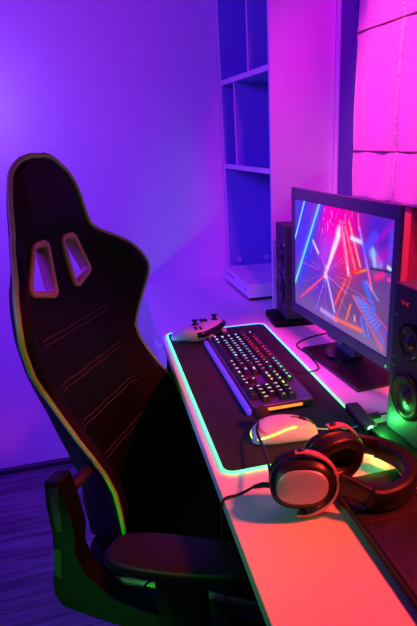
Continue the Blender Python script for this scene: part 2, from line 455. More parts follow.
def keycol(x, y):
    r = (x + .055) / .11          # 0 front .. 1 back
    t = (KW / 2 - y) / KW         # 0 far end .. 1 near end
    if r > .62 and t < .50: c = (1, .03, .06) if t > .06 else (.9, .5, .8)
    elif r > .62: c = lerpc([(.5, (.1, .8, .7)), (.68, (.08, 1, .3)), (.85, (.5, 1, .1)), (1, (1, .5, .05))], t)
    elif t < .45: c = lerpc([(0, (.55, .55, 1)), (.2, (.3, .45, 1)), (.45, (.15, .6, .8))], t)
    elif t < .75: c = lerpc([(.45, (.2, .5, 1)), (.58, (.9, .2, .5)), (.66, (.15, 1, .7)), (.75, (1, .6, .15))], t)
    else: c = lerpc([(.75, (1, .5, .3)), (.86, (.6, .9, .3)), (1, (1, .25, .05))], t)
    return tuple(q * random.uniform(.5, 1.15) for q in c)
groups = []
for kx, ky, w, s in keys:
    bm = bmesh.new(); a, b = pitch / 2 - .0008, w * U / 2 - .0008
    loft(bm, [[(-a, -b, .0), (a, -b, 0), (a, b, 0), (-a, b, 0)], [(-a + .0006, -b + .0006, .003), (a - .0006, -b + .0006, .003), (a - .0006, b - .0006, .003), (-a + .0006, b - .0006, .003)],
              [(-a + .0022, -b + .0022, .0088), (a - .0022, -b + .0022, .0088), (a - .0022, b - .0022, .0088), (-a + .0022, b - .0022, .0088)]])
    col = keycol(kx, ky)
    me = bpy.data.meshes.new('key')
    # glow skirt between caps
    nf = len(bm.faces)
    if s.strip():
        if s not in lcache: lcache[s] = legendmesh(s)
        bm2 = bmesh.new(); bm2.from_mesh(lcache[s]); bmesh.ops.transform(bm2, matrix=Matrix.Translation((.001, 0, .0091)) @ Matrix.Rotation(R(-90), 4, 'Z'), verts=bm2.verts)
        tmp = bpy.data.meshes.new('x'); bm2.to_mesh(tmp); bm2.free(); bm.from_mesh(tmp); bpy.data.meshes.remove(tmp)
        bm.faces.ensure_lookup_table()
        for f in bm.faces[nf:]: f.material_index = 1
    o = link('key', bm, [M['key'], M['legend']], kb, loc=(kx, ky, .0198), recalc=False)
    colorize(o.data, lambda c: col)
# lit red function row glow strip & lit patch between keys (light leaking through the plate)
bm = bmesh.new()
box(bm, xr[4] + .0095, xr[4] + .0125, -.01, KW / 2 - .035, .019, .0202); link('row_glow', bm, M['key_red'], kb)

# ------------------------------------------------------------------ mouse
def mouse():
    root = thing('gaming_mouse', 'white gaming mouse with a glowing yellow green side strip on the mat', 'mouse', (.280, .857, DZ + MT + .0005), R(-8))
    secs = [(-.062, .012, .010), (-.058, .021, .018), (-.045, .029, .030), (-.025, .0325, .037), (0, .032, .0385), (.025, .0305, .034), (.045, .029, .026), (.057, .025, .017), (.062, .018, .011)]
    P = [Vector(s) for s in secs]; fine = smoothpath(secs, 4)
    bm = bmesh.new(); rings = []
    for x, hw, hh in fine:
        r = []
        for k in range(25):
            a = math.pi * k / 24; c, s_ = math.cos(a), math.sin(a)
            r.append((x, hw * math.copysign(abs(c) ** .8, c) * (1 - .08 * (1 - s_) * 0), .003 + hh * abs(s_) ** .85))
        r += [(x, -hw * .85, 0), (x, hw * .85, 0)]
        rings.append(r)
    loft(bm, rings); link('body', bm, M['white'], root, smooth=True)
    for sgn in (1,):
        def surf(x, a):
            f = min(fine, key=lambda q: abs(q[0] - x)); c, s_ = math.cos(a), math.sin(a)
            return (f[0] if abs(f[0] - x) > .002 else x, -f[1] * abs(c) ** .8 - .0006, .003 + f[2] * abs(s_) ** .85 + .0004)
        pts = [(-.0575, .016, .014), (-.0605, .010, .012), (-.0625, 0, .0105), (-.0608, -.010, .0095), (-.0555, -.0195, .0095)]
        for x, a in ((-.045, .35), (-.030, .42), (-.012, .55), (.005, .70), (.016, .80)): pts.append(surf(x, a))
        bm = bmesh.new(); tube(bm, smoothpath(pts, 5), .0017, 6); link('light_strip', bm, M['mouse_led'], root, smooth=True)
    bm = bmesh.new(); tube(bm, smoothpath([(.012, 0, .0400), (.03, 0, .0365), (.048, 0, .028), (.058, 0, .0195)], 5), .0012, 6); link('button_gap', bm, M['black'], root)
    bm = bmesh.new(); lathe(bm, [(0, -.004), (.008, -.004), (.009, -.002), (.009, .002), (.008, .004), (0, .004)], 24, Matrix.Translation((.034, 0, .030)) @ Matrix.Rotation(R(90), 4, 'X')); link('scroll_wheel', bm, M['rubber'], root)
    bm = bmesh.new(); tube(bm, smoothpath([(.058, 0, .010), (.075, -.002, .008), (.10, -.004, .0045), (.135, .0, .003), (.165, .01, .003)], 5), .0018, 8); link('cable', bm, M['white'], root, smooth=True)
mouse()

# ------------------------------------------------------------------ game controller
def controller():
    root = thing('game_controller', 'white game controller with black thumbsticks and bumpers on the far corner of the mat', 'controller', (.240, 1.492, DZ + MT + .0006), R(-50 + 90 - 90 + 8))
    # local: +x = bumper side, y = width
    half = [(.048, 0), (.049, .020), (.047, .042), (.040, .060), (.024, .072), (.002, .0775), (-.022, .0790), (-.042, .0765), (-.056, .068), (-.059, .060), (-.050, .048), (-.032, .036), (-.022, .024), (-.019, .010)]
    out = [(x, y) for x, y in half] + [(x, -y) for x, y in reversed(half[1:])] 
    out = [(p.x, p.y) for p in smoothpath([(x, y, 0) for x, y in out], 4, closed=True)]
    cx, cy = 0.0, 0
    def ring(s, z):
        r = []
        for x, y in out:
            # medial point: slide towards the grip axis rather than the centre
            my = math.copysign(min(abs(y), .056), y); mx = .015 if abs(y) < .03 else .015 - (abs(y) - .03) * .4
            if x < -.02: mx = x * .75
            X, Y = mx + (x - mx) * s, my + (y - my) * s
            drop = -.016 * sstep((-.005 - X) / .05) * sstep((abs(Y) - .02) / .04)
            r.append((X, Y, z + drop + .018))
        return r
    bm = bmesh.new(); loft(bm, [ring(.55, -.0150 + .016 * 0), ring(.85, -.012), ring(.98, -.004), ring(1.0, .003), ring(.96, .011), ring(.82, .0165), ring(.55, .019), ring(.2, .0195)])
    for v in bm.verts: v.co.z = max(v.co.z, .0005)
    o = link('body', bm, M['white'], root, smooth=True)
    # black bumper band across the +x edge
    bm = bmesh.new()
    tube(bm, smoothpath([(.030, .066, .024), (.044, .052, .025), (.050, .025, .026), (.051, 0, .026), (.050, -.025, .026), (.044, -.052, .025), (.030, -.066, .024)], 5), .0085, 8)
    link('bumper', bm, M['black_gloss'], root, smooth=True)
    for s in (1, -1):
        bm = bmesh.new(); tube(bm, smoothpath([(.046, s * .030, .018), (.056, s * .034, .010), (.054, s * .040, .002)], 4), [.007] * 3 + [.0075] * 3 + [.006] * 3, 10)
        link('trigger', bm, M['white'], root, smooth=True)
    for x, y in ((.018, .046), (-.006, -.020)):
        bm = bmesh.new(); lathe(bm, [(0, 0), (.011, 0), (.009, .003), (.005, .005), (.005, .011), (.009, .012), (.0095, .015), (.006, .0155), (0, .0145)], 24, Matrix.Translation((x, y, .036)))
        link('thumbstick', bm, M['black'], root, smooth=True)
    bm = bmesh.new(); box(bm, -.016, .008, .016, .024, .037, .041); box(bm, -.008, 0, .008, .016, .037, .0409); box(bm, -.008, 0, .024, .032, .037, .0409); link('direction_pad', bm, M['black'], root)
    for dx, dy in ((.0095, 0), (-.0095, 0), (0, .0095), (0, -.0095)):
        bm = bmesh.new(); lathe(bm, [(0, 0), (.0042, 0), (.0042, .003), (.003, .004), (0, .0042)], 16, Matrix.Translation((.020 + dx, -.046 + dy, .036))); link('button', bm, M['black'], root, smooth=True)
controller()

# ------------------------------------------------------------------ monitor
def monitor():
    A = R(4.6)
    root = thing('monitor', 'dark wide bezelled monitor showing pink and blue light streaks on the white desk', 'monitor', (.529, 1.197, DZ), A)
    # local: screen faces -x ; y along width (+y = far/left side of the picture)
    y0, y1 = -.262, .262; z0, z1 = .063, .411
    bl, bt, bb = .024, .030, .027
    bm = bmesh.new()
    box(bm, -.003, .007, y0, y0 + bl - .002, z0, z1); box(bm, -.003, .007, y1 - bl + .006, y1, z0, z1)
    box(bm, -.003, .007, y0 + bl - .002, y1 - bl + .006, z0, z0 + bb); box(bm, -.003, .007, y0 + bl - .002, y1 - bl + .006, z1 - bt, z1)
    link('bezel', bm, M['mon'], root, bevel=.002)
    # back shell
    bm = bmesh.new()
    def rg(x, s, t): return [(x, p, q) for p, q in rrect((y1 - y0) * s, (z1 - z0) * t, .01, 4, (y0 + y1) / 2, (z0 + z1) / 2)]
    loft(bm, [rg(.007, .975, .975), rg(.020, .90, .88), (rg(.050, .7, .6)), rg(.056, .4, .35)]); link('back_shell', bm, M['black'], root, smooth=False, bevel=.003)
    # screen with emissive picture
    sy0, sy1, sz0, sz1 = y0 + bl - .002, y1 - bl + .006, z0 + bb, z1 - bt
    NX, NZ = 300, 200
    me = bpy.data.meshes.new('screen'); V = []; Fc = []
    for j in range(NZ + 1):
        for i in range(NX + 1): V.append((.001, sy1 + (sy0 - sy1) * i / NX, sz1 + (sz0 - sz1) * j / NZ))
    for j in range(NZ):
        for i in range(NX):
            a = j * (NX + 1) + i; Fc.append((a, a + NX + 1, a + NX + 2, a + 1))
    me.from_pydata(V, [], Fc); me.materials.append(M['screen'])
    o = bpy.data.objects.new('screen', me); C.objects.link(o); o.parent = root
    cols = picture(NX, NZ)
    at = me.color_attributes.new('Col', 'FLOAT_COLOR', 'POINT')
    buf = []
    for c in cols: buf += [c[0], c[1], c[2], 1]
    at.data.foreach_set('color', buf)
    # stem, round plinth and base plate
    boxo('stem', (.030, .062, -.045, .045, .006, .16), M['mon'], root, bevel=.004)
    boxo('lower_lip', (-.002, .030, -.045, .035, .052, .0625), M['mon'], root, bevel=.002)
    bm = bmesh.new(); lathe(bm, [(0, .0), (.052, 0), (.052, .0045), (.049, .006), (0, .006)], 40, Matrix.Translation((.030, .0, .010))); link('swivel_disc', bm, M['black_gloss'], root)
    b = boxo('base_plate', (-.047, .175, -.203, .096, 0, .009), M['base'], root, bevel=.003)
    bm = bmesh.new(); lathe(bm, [(0, 0), (.0028, 0), (.0028, .0012), (0, .0012)], 12, Matrix.Translation((-.003, y0 + .02, z0 + .009)) @ Matrix.Rotation(R(-90), 4, 'Y')); link('power_light', bm, M['led_dim'], root)
M['mon'] = mat('monitor_plastic', (.07, .05, .13), .4, bump=.05, bscale=500)
M['base'] = mat('satin_base_plate', (.02, .016, .02), .28)
M['led_dim'] = emis('green_power_led', (.05, .8, .2), 1.2)

def srgb(c):
    return tuple((v / 12.92 if v <= .04045 else ((v + .055) / 1.055) ** 2.4) for v in (x / 255 for x in c))
def picture(NX, NZ):
    ASP = 1.63
    rnd = random.Random(7)
    def base(u, v):
        # soft patches of the wallpaper, in display colours
        c = [95, 60, 150]
        def blob(cu, cv, ru, rv, col, k):
            d = ((u - cu) / ru) ** 2 + ((v - cv) / rv) ** 2
            w = k * math.exp(-d)
            for i in range(3): c[i] += (col[i] - c[i]) * min(w, 1)
        blob(.10, .25, .28, .6, (85, 60, 215), .95)
        blob(.05, .85, .3, .2, (110, 75, 160), .9)
        blob(.45, .10, .16, .28, (250, 25, 190), 1)
        blob(.62, .2, .2, .35, (235, 20, 150), 1)
        blob(.42, .42, .10, .2, (170, 80, 235), .8)
        blob(.60, .42, .10, .18, (240, 40, 110), .9)
        blob(.88, .10, .16, .22, (80, 40, 185), .95)
        blob(.90, .30, .12, .12, (90, 50, 190), .8)
        blob(.88, .68, .28, .26, (105, 75, 125), .95)
        blob(.35, .68, .10, .16, (95, 55, 190), .7)
        blob(.62, .75, .18, .22, (112, 72, 130), .9)
        blob(.5, .95, .5, .10, (130, 100, 150), .7)
        blob(.9, .97, .3, .08, (125, 110, 150), .8)
        return c
    segs = []
    def S(a, b, w, col, k=1., w2=None, g=3.0): segs.append((a, b, w, w2 if w2 is not None else w, col, k, g))
    S((.125, 0), (.0, .36), .007, (140, 235, 255)); S((.31, -.01), (.0, .79), .011, (130, 235, 255), g=5)
    S((.34, .0), (.06, .8), .03, (60, 70, 235), .5)
    S((.53, .17), (.41, .52), .030, (255, 245, 255), 1, .012, 2.2)
    S((.585, .14), (.70, .46), .012, (255, 110, 120)); S((.566, .20), (.63, .50), .013, (255, 190, 200)); S((.53, .1), (.60, .40), .012, (255, 90, 170))
    S((.62, .09), (.735, .40), .009, (255, 150, 130)); S((.715, .113), (.842, .53), .010, (175, 120, 245), 1); S((.81, .42), (.845, .55), .009, (255, 90, 120), .8)
    S((.645, .205), (.735, .215), .014, (200, 215, 255)); S((.70, .02), (.71, .12), .006, (255, 120, 200), .8)
    S((.83, .27), (.90, .33), .030, (130, 175, 255), .9); S((.84, .25), (.86, .36), .02, (170, 220, 255), .8)
    S((.86, .18), (1.0, .02), .020, (160, 35, 190), .7); S((.77, .26), (.85, .14), .03, (85, 80, 230), .7); S((.89, .30), (.98, .22), .035, (190, 30, 170), .6)
    S((.99, .10), (.98, .26), .03, (95, 80, 225), .7); S((.965, .335), (.985, .345), .012, (210, 235, 255), .9); S((.83, .385), (1.0, .36), .005, (20, 15, 40), .8)
    S((.72, .45), (.79, .41), .007, (255, 140, 60), .8); S((.66, .47), (.72, .44), .008, (255, 60, 60)); S((.87, .44), (.93, .40), .02, (255, 50, 130), .7); S((.97, .42), (1, .42), .01, (255, 90, 130), .7)
    S((.086, .90), (.385, .59), .007, (255, 90, 120)); S((.06, .92), (.30, .72), .005, (190, 70, 200), .6)
    S((.50, .80), (.60, .56), .011, (255, 80, 90)); S((.404, .60), (.495, .87), .011, (190, 200, 255)); S((.52, .9), (.66, .5), .006, (255, 110, 60), .6)
    S((.34, .92), (.52, .935), .016, (190, 160, 255), .8, g=1.8); S((.50, .93), (.775, .905), .014, (255, 120, 80), .7, g=2); S((.62, .88), (.66, .74), .007, (255, 140, 50), .8)
    S((.37, .57), (.62, .66), .004, (210, 120, 230), .8); S((.2, .56), (.38, .58), .01, (130, 50, 190), .5); S((.40, .52), (.385, .60), .02, (245, 200, 255), .9)
    S((.235, .33), (.30, .42), .010, (230, 225, 255), .9); S((.20, .45), (.24, .33), .004, (120, 150, 255), .6); S((.33, .43), (.39, .54), .006, (230, 90, 240), .7)
    for i in range(8):
        t = i / 7
        S((.672 + t * .10, .655 - t * .02), (.955 + .03 * t, .975 - t * .19), .0035, [(255, 110, 90), (240, 110, 150), (120, 130, 250), (130, 150, 255), (230, 90, 150), (110, 110, 245), (120, 100, 230), (240, 80, 130)][i], .9, g=1.5)
    for k in range(9):
        a = k / 9; S((.70 + a * .20, .68 + a * .20), (.79 + a * .16, .66 + a * .12), .006, (100, 140, 255), .65)
    S((.78, .52), (.87, .68), .022, (80, 110, 240), .75, g=2); S((.80, .50), (.90, .60), .008, (150, 170, 255), .6)
    S((.76, .80), (.80, .93), .010, (100, 130, 250), .8, g=2); S((.80, .80), (.84, .92), .010, (100, 130, 250), .7, g=2); S((.70, .82), (.705, .85), .008, (240, 200, 160), .8)
    for k in range(6): S((.385 - k * .02, .63 + k * .055), (.380 - k * .02, .655 + k * .055), .006, (140, 140, 255), .7)
    S((.30, .90), (.302, .905), .014, (90, 100, 240), .6)
    for k in range(60):
        u = rnd.uniform(.34, .66); v = rnd.uniform(.0, .25); l = rnd.uniform(.01, .05)
        S((u, v), (u - l * .1, v + l), .003, rnd.choice([(255, 190, 230), (150, 60, 230), (255, 120, 210), (90, 40, 190)]), .7, g=2)
    for k in range(46):   # rays out of the vanishing point
        a = rnd.uniform(0, 6.28); r0, r1 = rnd.uniform(.03, .12), rnd.uniform(.18, .5)
        S((.395 + math.cos(a) * r0, .57 + math.sin(a) * r0 * ASP), (.395 + math.cos(a) * r1, .57 + math.sin(a) * r1 * ASP), .003, rnd.choice([(220, 60, 220), (120, 80, 250), (255, 60, 140), (255, 150, 230)]), .28)
    cols = []
    buf = [[base(i / NX, j / NZ) for i in range(NX + 1)] for j in range(NZ + 1)]
    for a, b, w1, w2, col, k, g in segs:
        W_ = max(w1, w2) * g * 1.3
        u0, u1 = min(a[0], b[0]) - W_, max(a[0], b[0]) + W_; v0, v1 = min(a[1], b[1]) - W_ * ASP, max(a[1], b[1]) + W_ * ASP
        ax, ay, bx_, by = a[0], a[1] / ASP, b[0], b[1] / ASP
        dx, dy = bx_ - ax, by - ay; LL = dx * dx + dy * dy + 1e-9
        for j in range(max(0, int(v0 * NZ)), min(NZ, int(v1 * NZ) + 1) + 1):
            for i in range(max(0, int(u0 * NX)), min(NX, int(u1 * NX) + 1) + 1):
                x, y = i / NX, j / NZ / ASP
                t = min(max(((x - ax) * dx + (y - ay) * dy) / LL, 0), 1)
                d = math.hypot(x - ax - dx * t, y - ay - dy * t); w = w1 + (w2 - w1) * t
                core = sstep(1.15 - d / w * .8) if d < 1.4 * w else 0
                halo = .45 * math.exp(-(d / (w * g * .5)) ** 2)
                f = k * max(core, halo)
                if f > .01:
                    c = buf[j][i]
                    tgt = col if core > halo else tuple(.75 * q for q in col)
                    for q in range(3): c[q] += (tgt[q] - c[q]) * f
    for r in buf:
        for c in r: g_ = (c[0] + c[1] + c[2]) / 3; cols.append(srgb([min(255, max(0, g_ + (q - g_) * 1.22)) for q in c]))
    return cols
monitor()

# ------------------------------------------------------------------ speakers
def driver(parent, name, y, z, r):
    mx = Matrix.Translation((0, y, z)) @ Matrix.Rotation(R(-90), 4, 'Y')
    bm = bmesh.new(); lathe(bm, [(r * .80, 0.0005), (r, .0005), (r, .003), (r * .97, .0045), (r * .86, .0045), (r * .80, .002)], 40, mx); d = link(name, bm, M['black_gloss'], parent, smooth=False, bevel=0)
    bm = bmesh.new(); lathe(bm, [(r * .86, .001), (r * .84, .0045), (r * .77, .006), (r * .70, .0035), (r * .34, -.004 + .006), (r * .32, .004), (r * .2, .007), (0, .0085)], 40, mx); link('cone', bm, M['cone'], d, smooth=True)
M['foot'] = mat('matte_foot_plate', (.006, .006, .007), .6, spec=.15)
def speaker(loc, rz, label, logo):
    root = thing('speaker', label, 'speaker', loc, rz, 'pair of black desktop speakers')
    # local: face at x=0 looking to -x, +y far edge
    w, hgt, dp = .118, .280, .13
    boxo('cabinet', (0, dp, -w / 2, w / 2, .018, .018 + hgt), M['cabinet'], root, bevel=.003)
    bm = bmesh.new(); prism(bm, rrect(dp + .05, w + .03, .012, 5, dp / 2 - .012, 0), 0, .018); link('foot_plate', bm, M['foot'], root, bevel=.004, bseg=3)
    driver(root, 'tweeter', 0, .205, .034); driver(root, 'woofer', 0, .104, .045)
    for y in (.045, -.045):
        for z in (.245, .165, .148, .060):
            bm = bmesh.new(); lathe(bm, [(0, 0), (.0034, 0), (.0030, .0016), (0, .0018)], 10, Matrix.Translation((0, y * (1 if z > .1 else 1.1), z)) @ Matrix.Rotation(R(-90), 4, 'Y')); link('screw', bm, M['steel'], root)
    bm = bmesh.new()   # the small red three-stroke mark
    def wedge(pts): 
        loft(bm, [[(-.0004, y, z) for y, z in pts], [(-.0012, y, z) for y, z in pts]])
    c = .035; z0 = .268
    wedge([(c, z0 + .004), (c - .002, z0 + .004), (c - .006, z0 - .002), (c - .004, z0 - .003)]); wedge([(c - .010, z0 + .004), (c - .012, z0 + .004), (c - .008, z0 - .003), (c - .006, z0 - .003)])
    wedge([(c - .014, z0 + .002), (c - .026, z0 + .004), (c - .016, z0 - .001)]); wedge([(c - .016, z0 - .001), (c - .024, z0 - .004), (c - .014, z0 - .003)])
    link('logo', bm, M['led_red_soft'], root) if logo else bm.free()
M['led_red_soft'] = mat('red_logo', (.8, .03, .03), .5, emit=(1, .03, .03), estr=.25)
speaker((.506, 1.562, DZ), R(-4), 'black two driver desktop speaker behind the left edge of the monitor', False)
speaker((.474, .750, DZ), R(4), 'black two driver desktop speaker at the right edge, in front of the monitor', True)

# ------------------------------------------------------------------ headset
def frame(n, a):
    n = Vector(n).normalized(); a = Vector(a); a = (a - n * a.dot(n)).normalized(); b = n.cross(a).normalized()
    if b.z < 0: b = -b
    return n, a, b
def headset():
    root = thing('headset', 'black over-ear headset with boom microphone lying across the mat edge and laptop corner', 'headset', (.33, .72, DZ))
    O = Vector((.33, .72, DZ))
    def cup(c, n, a, mirror):
        c = Vector(c) - O; n, a, b = frame(n, a)
        def ring(off, s1, s2, e=2.4): return [c + n * off + a * p + b * q for p, q in ellip(s1, s2, e)]
        bm = bmesh.new(); loft(bm, [ring(-.004, .046, .039), ring(.004, .048, .041), ring(.010, .0475, .0385), ring(.016, .044, .033), ring(.0215, .0395, .0275)])
        hs = link('ear_cup', bm, M['black'], root, smooth=True)
        bm = bmesh.new(); loft(bm, [ring(.0180, .0385, .0265), ring(.0225, .0380, .0260), ring(.0245, .034, .0225), ring(.0255, .020, .013)])
        link('outer_plate', bm, M['cup_plate'], hs, smooth=True)
        bm = bmesh.new(); rg = [ring(-.004, .043, .038)]
        for k in range(9):
            t = math.pi * k / 8; rg.append(ring(-.006 - .012 * (1 - math.cos(t)) , .043 + .006 * math.sin(t), .038 + .006 * math.sin(t)))
        rg += [ring(-.030, .030, .026), ring(-.022, .027, .022), ring(-.008, .024, .020)]
        loft(bm, rg); link('ear_cushion', bm, M['cushion'], hs, smooth=True)
        # wrinkle ribs of the cushion
        for q in (-.012, -.021):
            bm = bmesh.new(); tube(bm, ring(q, .0478, .0428), .0016, 6, closed=True); link('cushion_seam', bm, M['cushion'], hs, smooth=True)
        # fork
        bm = bmesh.new(); pts = []
        for k in range(17):
            t = R(-100 + 200 * k / 16); pts.append(c + n * .006 + a * (.0535 * math.cos(t)) + b * (.0485 * math.sin(t)))
        tube(bm, pts, 0, section=[(-.0018, -.007), (.0018, -.007), (.0018, .007), (-.0018, .007)], up=n); fk = link('fork', bm, M['red_ring'], root, smooth=False, bevel=.0008)
        for s in (1, -1):
            bm = bmesh.new(); tube(bm, [c + n * .006 + b * s * .040, c + n * .006 + b * s * .052], .0055, 12); link('pivot', bm, M['black'], fk, smooth=True)
        return c + n * .006 + a * .054
    ea = cup((.236, .640, DZ + .0525), (-.30, -.93, .22), (1, -.25, 0), False)
    eb = cup((.308, .700, DZ + .0525), (-.15, .97, .10), (.96, .25, -.05), True)
    zb = .036
    path = [ea, ea + Vector((.016, -.012, -.006))] + [Vector((x, y, DZ + z)) - O for x, y, z in ((.332, .582, .038), (.375, .586, .0385), (.406, .614, .039), (.418, .658, .040), (.402, .698, .042))] + [eb + Vector((.014, .002, -.003)), eb]
    sp = smoothpath(path, 7)
    bm = bmesh.new(); tube(bm, sp, 0, up=(0, 0, 1), section=[(-.004, -.016), (.004, -.016), (.0055, -.012), (.0055, .012), (.004, .016), (-.004, .016), (-.0055, .012), (-.0055, -.012)])
    link('headband', bm, M['cushion'], root, smooth=True)
    n = len(sp); bm = bmesh.new(); i0, i1 = int(n * .22), int(n * .80)
    sec = [(-.0085, -.0165), (.0085, -.0165), (.0115, -.011), (.0115, .011), (.0085, .0165), (-.0085, .0165), (-.0115, .011), (-.0115, -.011)]
    tube(bm, sp[i0:i1], 0, up=(0, 0, 1), section=sec); link('headband_pad', bm, M['leather_side'], root, smooth=True)
    # microphone boom
    pts = [Vector(p) - O for p in ((.197, .668, DZ + .052), (.203, .70, DZ + .052), (.213, .76, DZ + .044), (.221, .83, DZ + .038), (.236, .875, DZ + .034), (.250, .902, DZ + .036))]
    bm = bmesh.new(); tube(bm, smoothpath(pts, 6), .0026, 8); mb = link('microphone_boom', bm, M['black_matte'], root, smooth=True)
    m0 = pts[-1]; bm = bmesh.new(); bmesh.ops.create_uvsphere(bm, u_segments=20, v_segments=14, radius=.0155, matrix=Matrix.Translation(m0) @ Matrix.Diagonal((1, 1, .95, 1))); link('microphone_foam', bm, M['foam'], mb, smooth=True)
    # cable, over the desk edge and down
    cp = [(.196, .668, .034), (.188, .685, .029), (.178, .700, .018), (.164, .708, .0065), (.150, .708, .0035), (.134, .706, .0040), (.1268, .703, -.003), (.1245, .700, -.03), (.1235, .70, -.10), (.122, .70, -.25), (.120, .70, -.45), (.13, .69, -.62), (.16, .66, -.70), (.20, .62, -.745), (.25, .55, -.757)]
    P_ = [Vector((x, y, DZ + z)) - O for x, y, z in cp]
    bm = bmesh.new(); tube(bm, smoothpath(P_, 6), .0022, 8); cb = link('cable', bm, M['rubber'], root, smooth=True)
    bm = bmesh.new(); tube(bm, [P_[0] + Vector((.008, -.002, .003)), P_[1], P_[2]], [.0045, .0045, .0032], 10); link('strain_relief', bm, M['rubber'], cb, smooth=True)
headset()

# ------------------------------------------------------------------ laptop
M['inlay2'] = mat('touchpad_trim_metal', (.12, .06, .08), .4)
lp = thing('laptop', 'open dark laptop with red lit keys on the near right part of the desk', 'laptop', (.298, .326, DZ), R(0))
LW, LD, LT = .345, .245, .019
boxo('base', (0, LD, 0, LW, .002, LT), M['laptop'], lp, bevel=.003)
bm = bmesh.new(); box(bm, .014, .088, .115, .232, LT, LT + .0006); link('touchpad', bm, M['base'], lp, bevel=.0002)
bm = bmesh.new(); tube(bm, [(.012, .234, LT + .0005), (.090, .234, LT + .0005), (.090, .113, LT + .0005), (.012, .113, LT + .0005)], .0007, 5, closed=True); link('touchpad_trim', bm, M['inlay2'], lp)
boxo('keyboard_well', (.104, .226, .012, LW - .012, LT - .001, LT + .0003), M['black_matte'], lp, bevel=0)
kp = .0185
for r_ in range(6):
    nk = 16
    for k in range(nk):
        if r_ == 0 and 5 <= k <= 8: continue
        y = LW - .024 - k * (LW - .048) / (nk - 1); x = .1145 + r_ * .0198
        bm = bmesh.new(); a = .0082
        loft(bm, [[(-a, -a, 0), (a, -a, 0), (a, a, 0), (-a, a, 0)], [(-a + .001, -a + .001, .0022), (a - .001, -a + .001, .0022), (a - .001, a - .001, .0022), (-a + .001, a - .001, .0022)]])
        box(bm, -.004, .004, -.003, -.0012, .0022, .0026, mi=1); box(bm, -.004, -.0024, -.003, .003, .0022, .0026, mi=1); box(bm, .0005, .002, -.003, .003, .0022, .0026, mi=1)
        link('key', bm, [M['key'], M['key_red']], lp, loc=(x, y, LT + .0003))
bm = bmesh.new(); box(bm, .114, .118, LW - .17, LW - .10, LT, LT + .0025); link('space_bar_glow', bm, M['key_red'], lp)
lid = boxo('lid', (0, .006, .002, LW - .002, 0, .225), M['laptop'], lp, loc=(LD - .002, 0, LT + .001), rot=(0, R(22), 0), bevel=.002)
boxo('display', (-.0005, .0005, .010, LW - .010, .014, .215), M['black_gloss'], lid, bevel=0)
bm = bmesh.new(); tube(bm, [(LD - .003, .03, LT), (LD - .003, LW - .03, LT)], .006, 10); link('hinge', bm, M['laptop'], lp, smooth=True)

# ------------------------------------------------------------------ loose cables
bm = bmesh.new(); tube(bm, smoothpath([(.389, 1.15, DZ + .010), (.405, 1.135, DZ + .008), (.425, 1.125, DZ + .0085), (.445, 1.125, DZ + .0080), (.47, 1.155, DZ + .0025), (.477, 1.30 - .06, DZ + .0025), (.475, 1.33, DZ + .0025), (.55, 1.38, DZ + .0025), (.66, 1.40, DZ + .0025)], 6), .002, 8)
tag(link('keyboard_cable', bm, M['rubber'], smooth=True), 'thin black cable running from the keyboard to behind the monitor base', 'cable')
us = thing('usb_plug', 'small black plug on a thin cable beside the mat control box', 'cable', (.463, .868, DZ))
boxo('plug_shell', (0, .026, -.007, .007, .003, .012), M['black'], us, bevel=.002)
bm = bmesh.new(); tube(bm, smoothpath([(-.014, -.002, .010), (-.008, -.001, .009), (0, 0, .0075)], 4), .002, 8); link('lead', bm, M['rubber'], us, smooth=True)
bm = bmesh.new(); tube(bm, smoothpath([(.025, 0, .0075), (.05, .006, .005), (.08, .015, .003), (.13, .02, .003), (.19, .03, .003)], 4), .002, 8); link('cable', bm, M['rubber'], us, smooth=True)

# ------------------------------------------------------------------ gaming chair
CH = thing('gaming_chair', 'black high-backed racing style gaming chair with green piping pulled up to the desk', 'chair', (-.023, 1.182, 0), R(-27.8))
AL = R(10); ZW = .996
Uv = Vector((-math.sin(AL), 0, math.cos(AL))); Nv = Vector((math.cos(AL), 0, math.sin(AL))); Wv = Vector((0, 1, 0))
def BP(w, u, f): return Vector((0, 0, ZW)) + Wv * w + Uv * u + Nv * f
HW = [(0.2775, 0.020), (0.276, 0.036), (0.272, 0.0540), (0.266, 0.068), (0.258, 0.0815), (0.248, 0.0925), (0.230, 0.1058), (0.210, 0.1160), (0.190, 0.1218), (0.170, 0.1264), (0.150, 0.1321), (0.130, 0.1401), (0.115, 0.1544), (0.100, 0.1766), (0.085, 0.2004), (0.070, 0.2217), (0.050, 0.2412), (0.030, 0.2549), (0.010, 0.2647), (-0.010, 0.2663), (-0.030, 0.2595), (-0.050, 0.2486), (-0.070, 0.2380), (-0.090, 0.2276), (-0.110, 0.2156), (-0.130, 0.2038), (-0.160, 0.1970), (-0.200, 0.1971), (-0.240, 0.2004), (-0.280, 0.2037), (-0.320, 0.2013), (-0.360, 0.2018), (-0.400, 0.2054), (-0.440, 0.2100), (-0.470, 0.2120), (-.495, .195), (-.51, .16)]
FE = [(0.280, -0.0297), (0.272, -0.0350), (0.262, -0.0382), (0.250, -0.0380), (0.230, -0.0377), (0.210, -0.0385), (0.190, -0.0409), (0.170, -0.0428), (0.150, -0.0448), (0.130, -0.0462), (0.115, -0.0411), (0.100, -0.0307), (0.085, -0.0190), (0.070, -0.0094), (0.050, -0.0023), (0.030, 0.0019), (0.010, 0.0040), (-0.010, 0.0003), (-0.030, -0.0082), (-0.050, -0.0172), (-0.070, -0.0259), (-0.090, -0.0342), (-0.110, -0.0398), (-0.130, -0.0442), (-0.160, -0.0406), (-0.200, -0.0274), (-0.240, -0.0109), (-0.280, 0.0085), (-0.320, 0.0205), (-0.360, 0.0278), (-0.400, 0.0279), (-0.440, 0.0262), (-0.470, 0.0217), (-.51, .0)]
